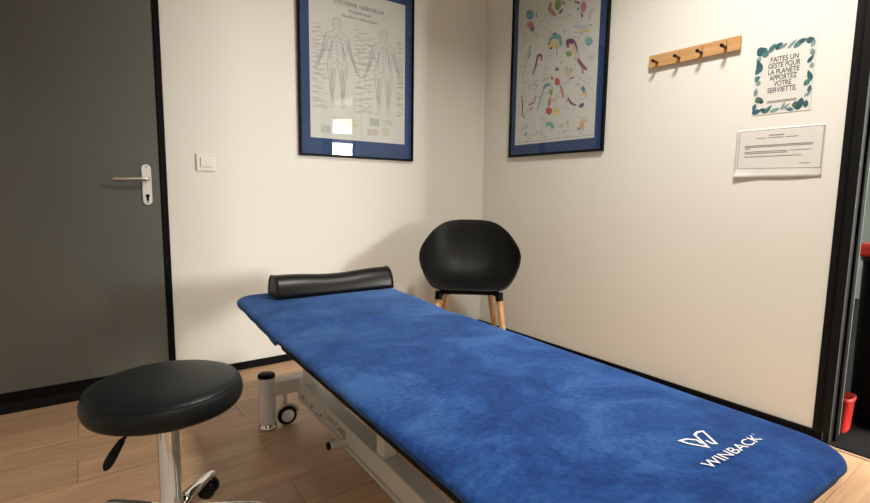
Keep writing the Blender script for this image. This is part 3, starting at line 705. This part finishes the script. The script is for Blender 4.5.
bm = bmesh.new()
for j in range(230):
    a = random.uniform(.072, .67); b = random.uniform(.10, 1.03); ln = random.uniform(.015, .04)
    ribbon(bm, P2, [(a, b), (a+ln, b+random.uniform(-.002, .002))], .0022, HS+.0001)
    if random.random() < .4: ribbon(bm, P2, [(a, b-.008), (a+ln*.7, b-.008)], .0022, HS+.0001)
ribbon(bm, P2, [(.062, .097), (.708, .097)], .0022, HS)
tag(flat('caption_print', bm, M['ink2'], s2), kind='stuff')

# ------------------------------------------------------------------ coat rack
rk = thing('coat_rack', 'wooden coat rack with four dark pegs on the wall', 'coat rack')
ry0, ry1, rz0, rz1 = -1.337, -1.791, 1.706, 1.771
gy = [px(658.3, 50, 0, -.02).y, px(679.9, 50, 0, -.02).y, px(702.2, 48, 0, -.02).y, px(726.4, 44, 0, -.02).y]
eds = [ry0]+gy+[ry1]
nbox('backing_strip', M['beech'], rk, -.008, -.0005, ry1+.004, ry0-.004, rz0+.004, rz1-.006)
for a, b in zip(eds, eds[1:]): nbox('board_segment', M['beech'], rk, -.020, -.008, b+.0012, a-.0012, rz0, rz1, .0018, 1)
for y in gy:
    pgp = obj('peg', tube(bmesh.new(), [(-.019, y, 1.728), (-.055, y, 1.730), (-.066, y, 1.731)], [.0065, .007, .0075], 14), M['peg'], rk)
    obj('peg_tip', tube(bmesh.new(), [(-.066, y, 1.731), (-.070, y, 1.731)], [.0085, .0075], 14), M['rubber'], pgp)

# ------------------------------------------------------------------ notices
PN = Print((0, 0, 0), (0, -1, 0), (0, 0, 1))
ps = thing('leaf_notice', 'white notice with green leaf border asking for a towel', 'notice')
a0, a1, b0, b1 = 1.856, 2.083, 1.402, 1.705
psheet = nbox('notice_sheet', M['sheet'], ps, -.0022, -.0008, -a1, -a0, b0, b1)
HN = .0028
lines = [('FAITES UN', .105), ('GESTE POUR', .122), ('LA PLANÈTE', .118), ('APPORTEZ', .104), ('VOTRE', .066), ('SERVIETTE.', .112)]
for j, (tx, wd) in enumerate(lines):
    hh = .0225 if 'È' not in tx else .027
    lettering('notice_lettering', tx, PN, 1.969, 1.636-.0262*j+(.0025 if 'È' in tx else 0), wd, hh, M['ink'], psheet, HN, bold=.014)
bm = bmesh.new()
for j in range(2): ribbon(bm, PN, [(1.915, 1.457-.006*j), (2.028, 1.4575-.006*j)], .0022, HN)
flat('small_print', bm, M['ink'], psheet)
leafm = [mat('leaf_print_%d' % i, c, .6, noise=(90, .4)) for i, c in enumerate([(.02, .085, .10), (.06, .17, .18), (.035, .12, .16), (.20, .30, .30), (.07, .15, .09)])]
def leaf(bm, a, b, L_, wd, ang):
    L_ *= 1.12; wd *= 1.35; HSTEP[0] = (HSTEP[0]+1) % 60; hn = HN+HSTEP[0]*.000006
    n_ = 7; up_ = []; dn = []
    for i in range(n_+1):
        u = i/n_; w_ = wd*math.sin(PI*u**.8)*.5; x = (u-.5)*L_
        for lst, y in ((up_, w_), (dn, -w_)):
            lst.append((max(a0+.001, min(a1-.001, a+x*math.cos(ang)-y*math.sin(ang))), max(b0+.001, min(b1-.001, b+x*math.sin(ang)+y*math.cos(ang)))))
    pts = up_+dn[::-1][1:-1]
    bm.faces.new([bm.verts.new(PN.p(x, y, hn)) for x, y in pts])
rnd = random.Random(3)
def lf(a, b, L_, wd, ang, i):
    bm = bmesh.new(); leaf(bm, a, b, L_, wd, ang); flat('leaf_print', bm, leafm[i], psheet)
for (a, b, L_, wd, an, i) in [(1.875, 1.682, .045, .03, .3, 0), (1.893, 1.668, .03, .022, 1.2, 1), (1.918, 1.688, .045, .016, 1.0, 1), (1.944, 1.692, .035, .02, .9, 0), (1.962, 1.688, .03, .012, .5, 3), (1.994, 1.69, .045, .010, .8, 3), (2.02, 1.688, .05, .017, .75, 1), (2.032, 1.692, .03, .012, .4, 0), (2.058, 1.69, .028, .02, .2, 0), (2.07, 1.675, .03, .012, 1.4, 3),
        (1.868, 1.648, .03, .014, 1.2, 3), (1.872, 1.618, .05, .02, 1.9, 0), (1.868, 1.600, .035, .018, 1.0, 2), (1.866, 1.565, .03, .018, .5, 1), (1.872, 1.545, .025, .016, 2.2, 3), (1.866, 1.505, .035, .014, 1.5, 3), (1.880, 1.470, .028, .022, .3, 4), (1.892, 1.462, .020, .015, 1.3, 0), (1.865, 1.440, .03, .014, 1.2, 2),
        (1.875, 1.418, .04, .018, .2, 2), (1.905, 1.420, .035, .016, 2.6, 0), (1.922, 1.424, .04, .013, .9, 1), (1.950, 1.417, .04, .012, .3, 3), (1.980, 1.432, .035, .008, 1.2, 3), (1.992, 1.428, .035, .008, .7, 3), (2.005, 1.414, .03, .012, 2.9, 1), (2.025, 1.432, .028, .018, 1.5, 4), (2.045, 1.440, .032, .02, 1.5, 0), (2.038, 1.420, .03, .017, .3, 0), (2.064, 1.430, .03, .014, 1.5, 0),
        (2.070, 1.640, .03, .014, 1.9, 3), (2.066, 1.612, .035, .012, 1.0, 0), (2.072, 1.585, .025, .012, 1.6, 3), (2.068, 1.545, .045, .014, 1.9, 0), (2.062, 1.520, .035, .016, 1.0, 1), (2.072, 1.490, .03, .012, 1.5, 2), (2.066, 1.468, .028, .010, .6, 3)]:
    lf(a, b, L_, wd, an, i)
# printed certificate, lower edge curling off the wall
ct = thing('text_notice', 'white landscape printed notice with thin grey border and curling lower edge', 'notice')
ca0, ca1, cb0, cb1 = 1.800, 2.143, 1.120, 1.342
bm = bmesh.new(); na, nb = 24, 14; G = []
for i in range(nb+1):
    row = []
    for j in range(na+1):
        u, v = j/na, i/nb; lift = max(0, (.22-v)/.22)**2*(.016*(1-u)**3+.005*(max(0, math.sin(PI*(u*1.6-.55))))+.001)
        row.append(bm.verts.new(PN.p(ca0+(ca1-ca0)*u, cb0+(cb1-cb0)*v+lift*.3, .0012+lift)))
    G.append(row)
for A, B in zip(G, G[1:]):
    for j in range(na): bm.faces.new((A[j], A[j+1], B[j+1], B[j]))
csheet = obj('notice_sheet', bm, M['sheet'], ct, True)
md = csheet.modifiers.new('thick', 'SOLIDIFY'); md.thickness = .0006; md.offset = 1
HC = .0026
bm = bmesh.new(); ribbon(bm, PN, [(1.815, 1.166), (2.138, 1.160), (2.138, 1.334), (1.815, 1.334)], .0021, HC, True); flat('border_print', bm, M['ink2'], csheet)
bm = bmesh.new()
for a, b, c, wd in ((1.935, 1.309, 1.995, .0042), (1.885, 1.298, 1.925, .0028), (1.933, 1.298, 1.992, .0028), (2.000, 1.298, 2.048, .0028), (1.840, 1.266, 2.103, .003), (1.840, 1.260, 2.103, .003), (1.840, 1.253, 1.862, .0026), (1.840, 1.239, 2.010, .003), (2.02, 1.239, 2.103, .0022), (1.840, 1.232, 2.014, .003), (1.840, 1.217, 2.066, .0028), (2.06, 1.182, 2.10, .0028)):
    ribbon(bm, PN, [(a, b), (c, b)], wd, HC)
flat('printed_lines', bm, M['ink2'], csheet)

# ------------------------------------------------------------------ light switch
sw = thing('light_switch', 'square white light switch on the wall beside the grey door', 'switch')
nbox('switch_plate', M['plastic'], sw, -2.014, -1.920, -.010, -.0005, 1.134, 1.226, .003, 2)
rk_ = obj('rocker', xform(box(bmesh.new(), -.028, .028, -.004, .004, -.026, .026, .002, 1), Matrix.Translation((-1.967, -.0115, 1.180)) @ Matrix.Rotation(.05, 4, 'X')), M['plastic'], sw)
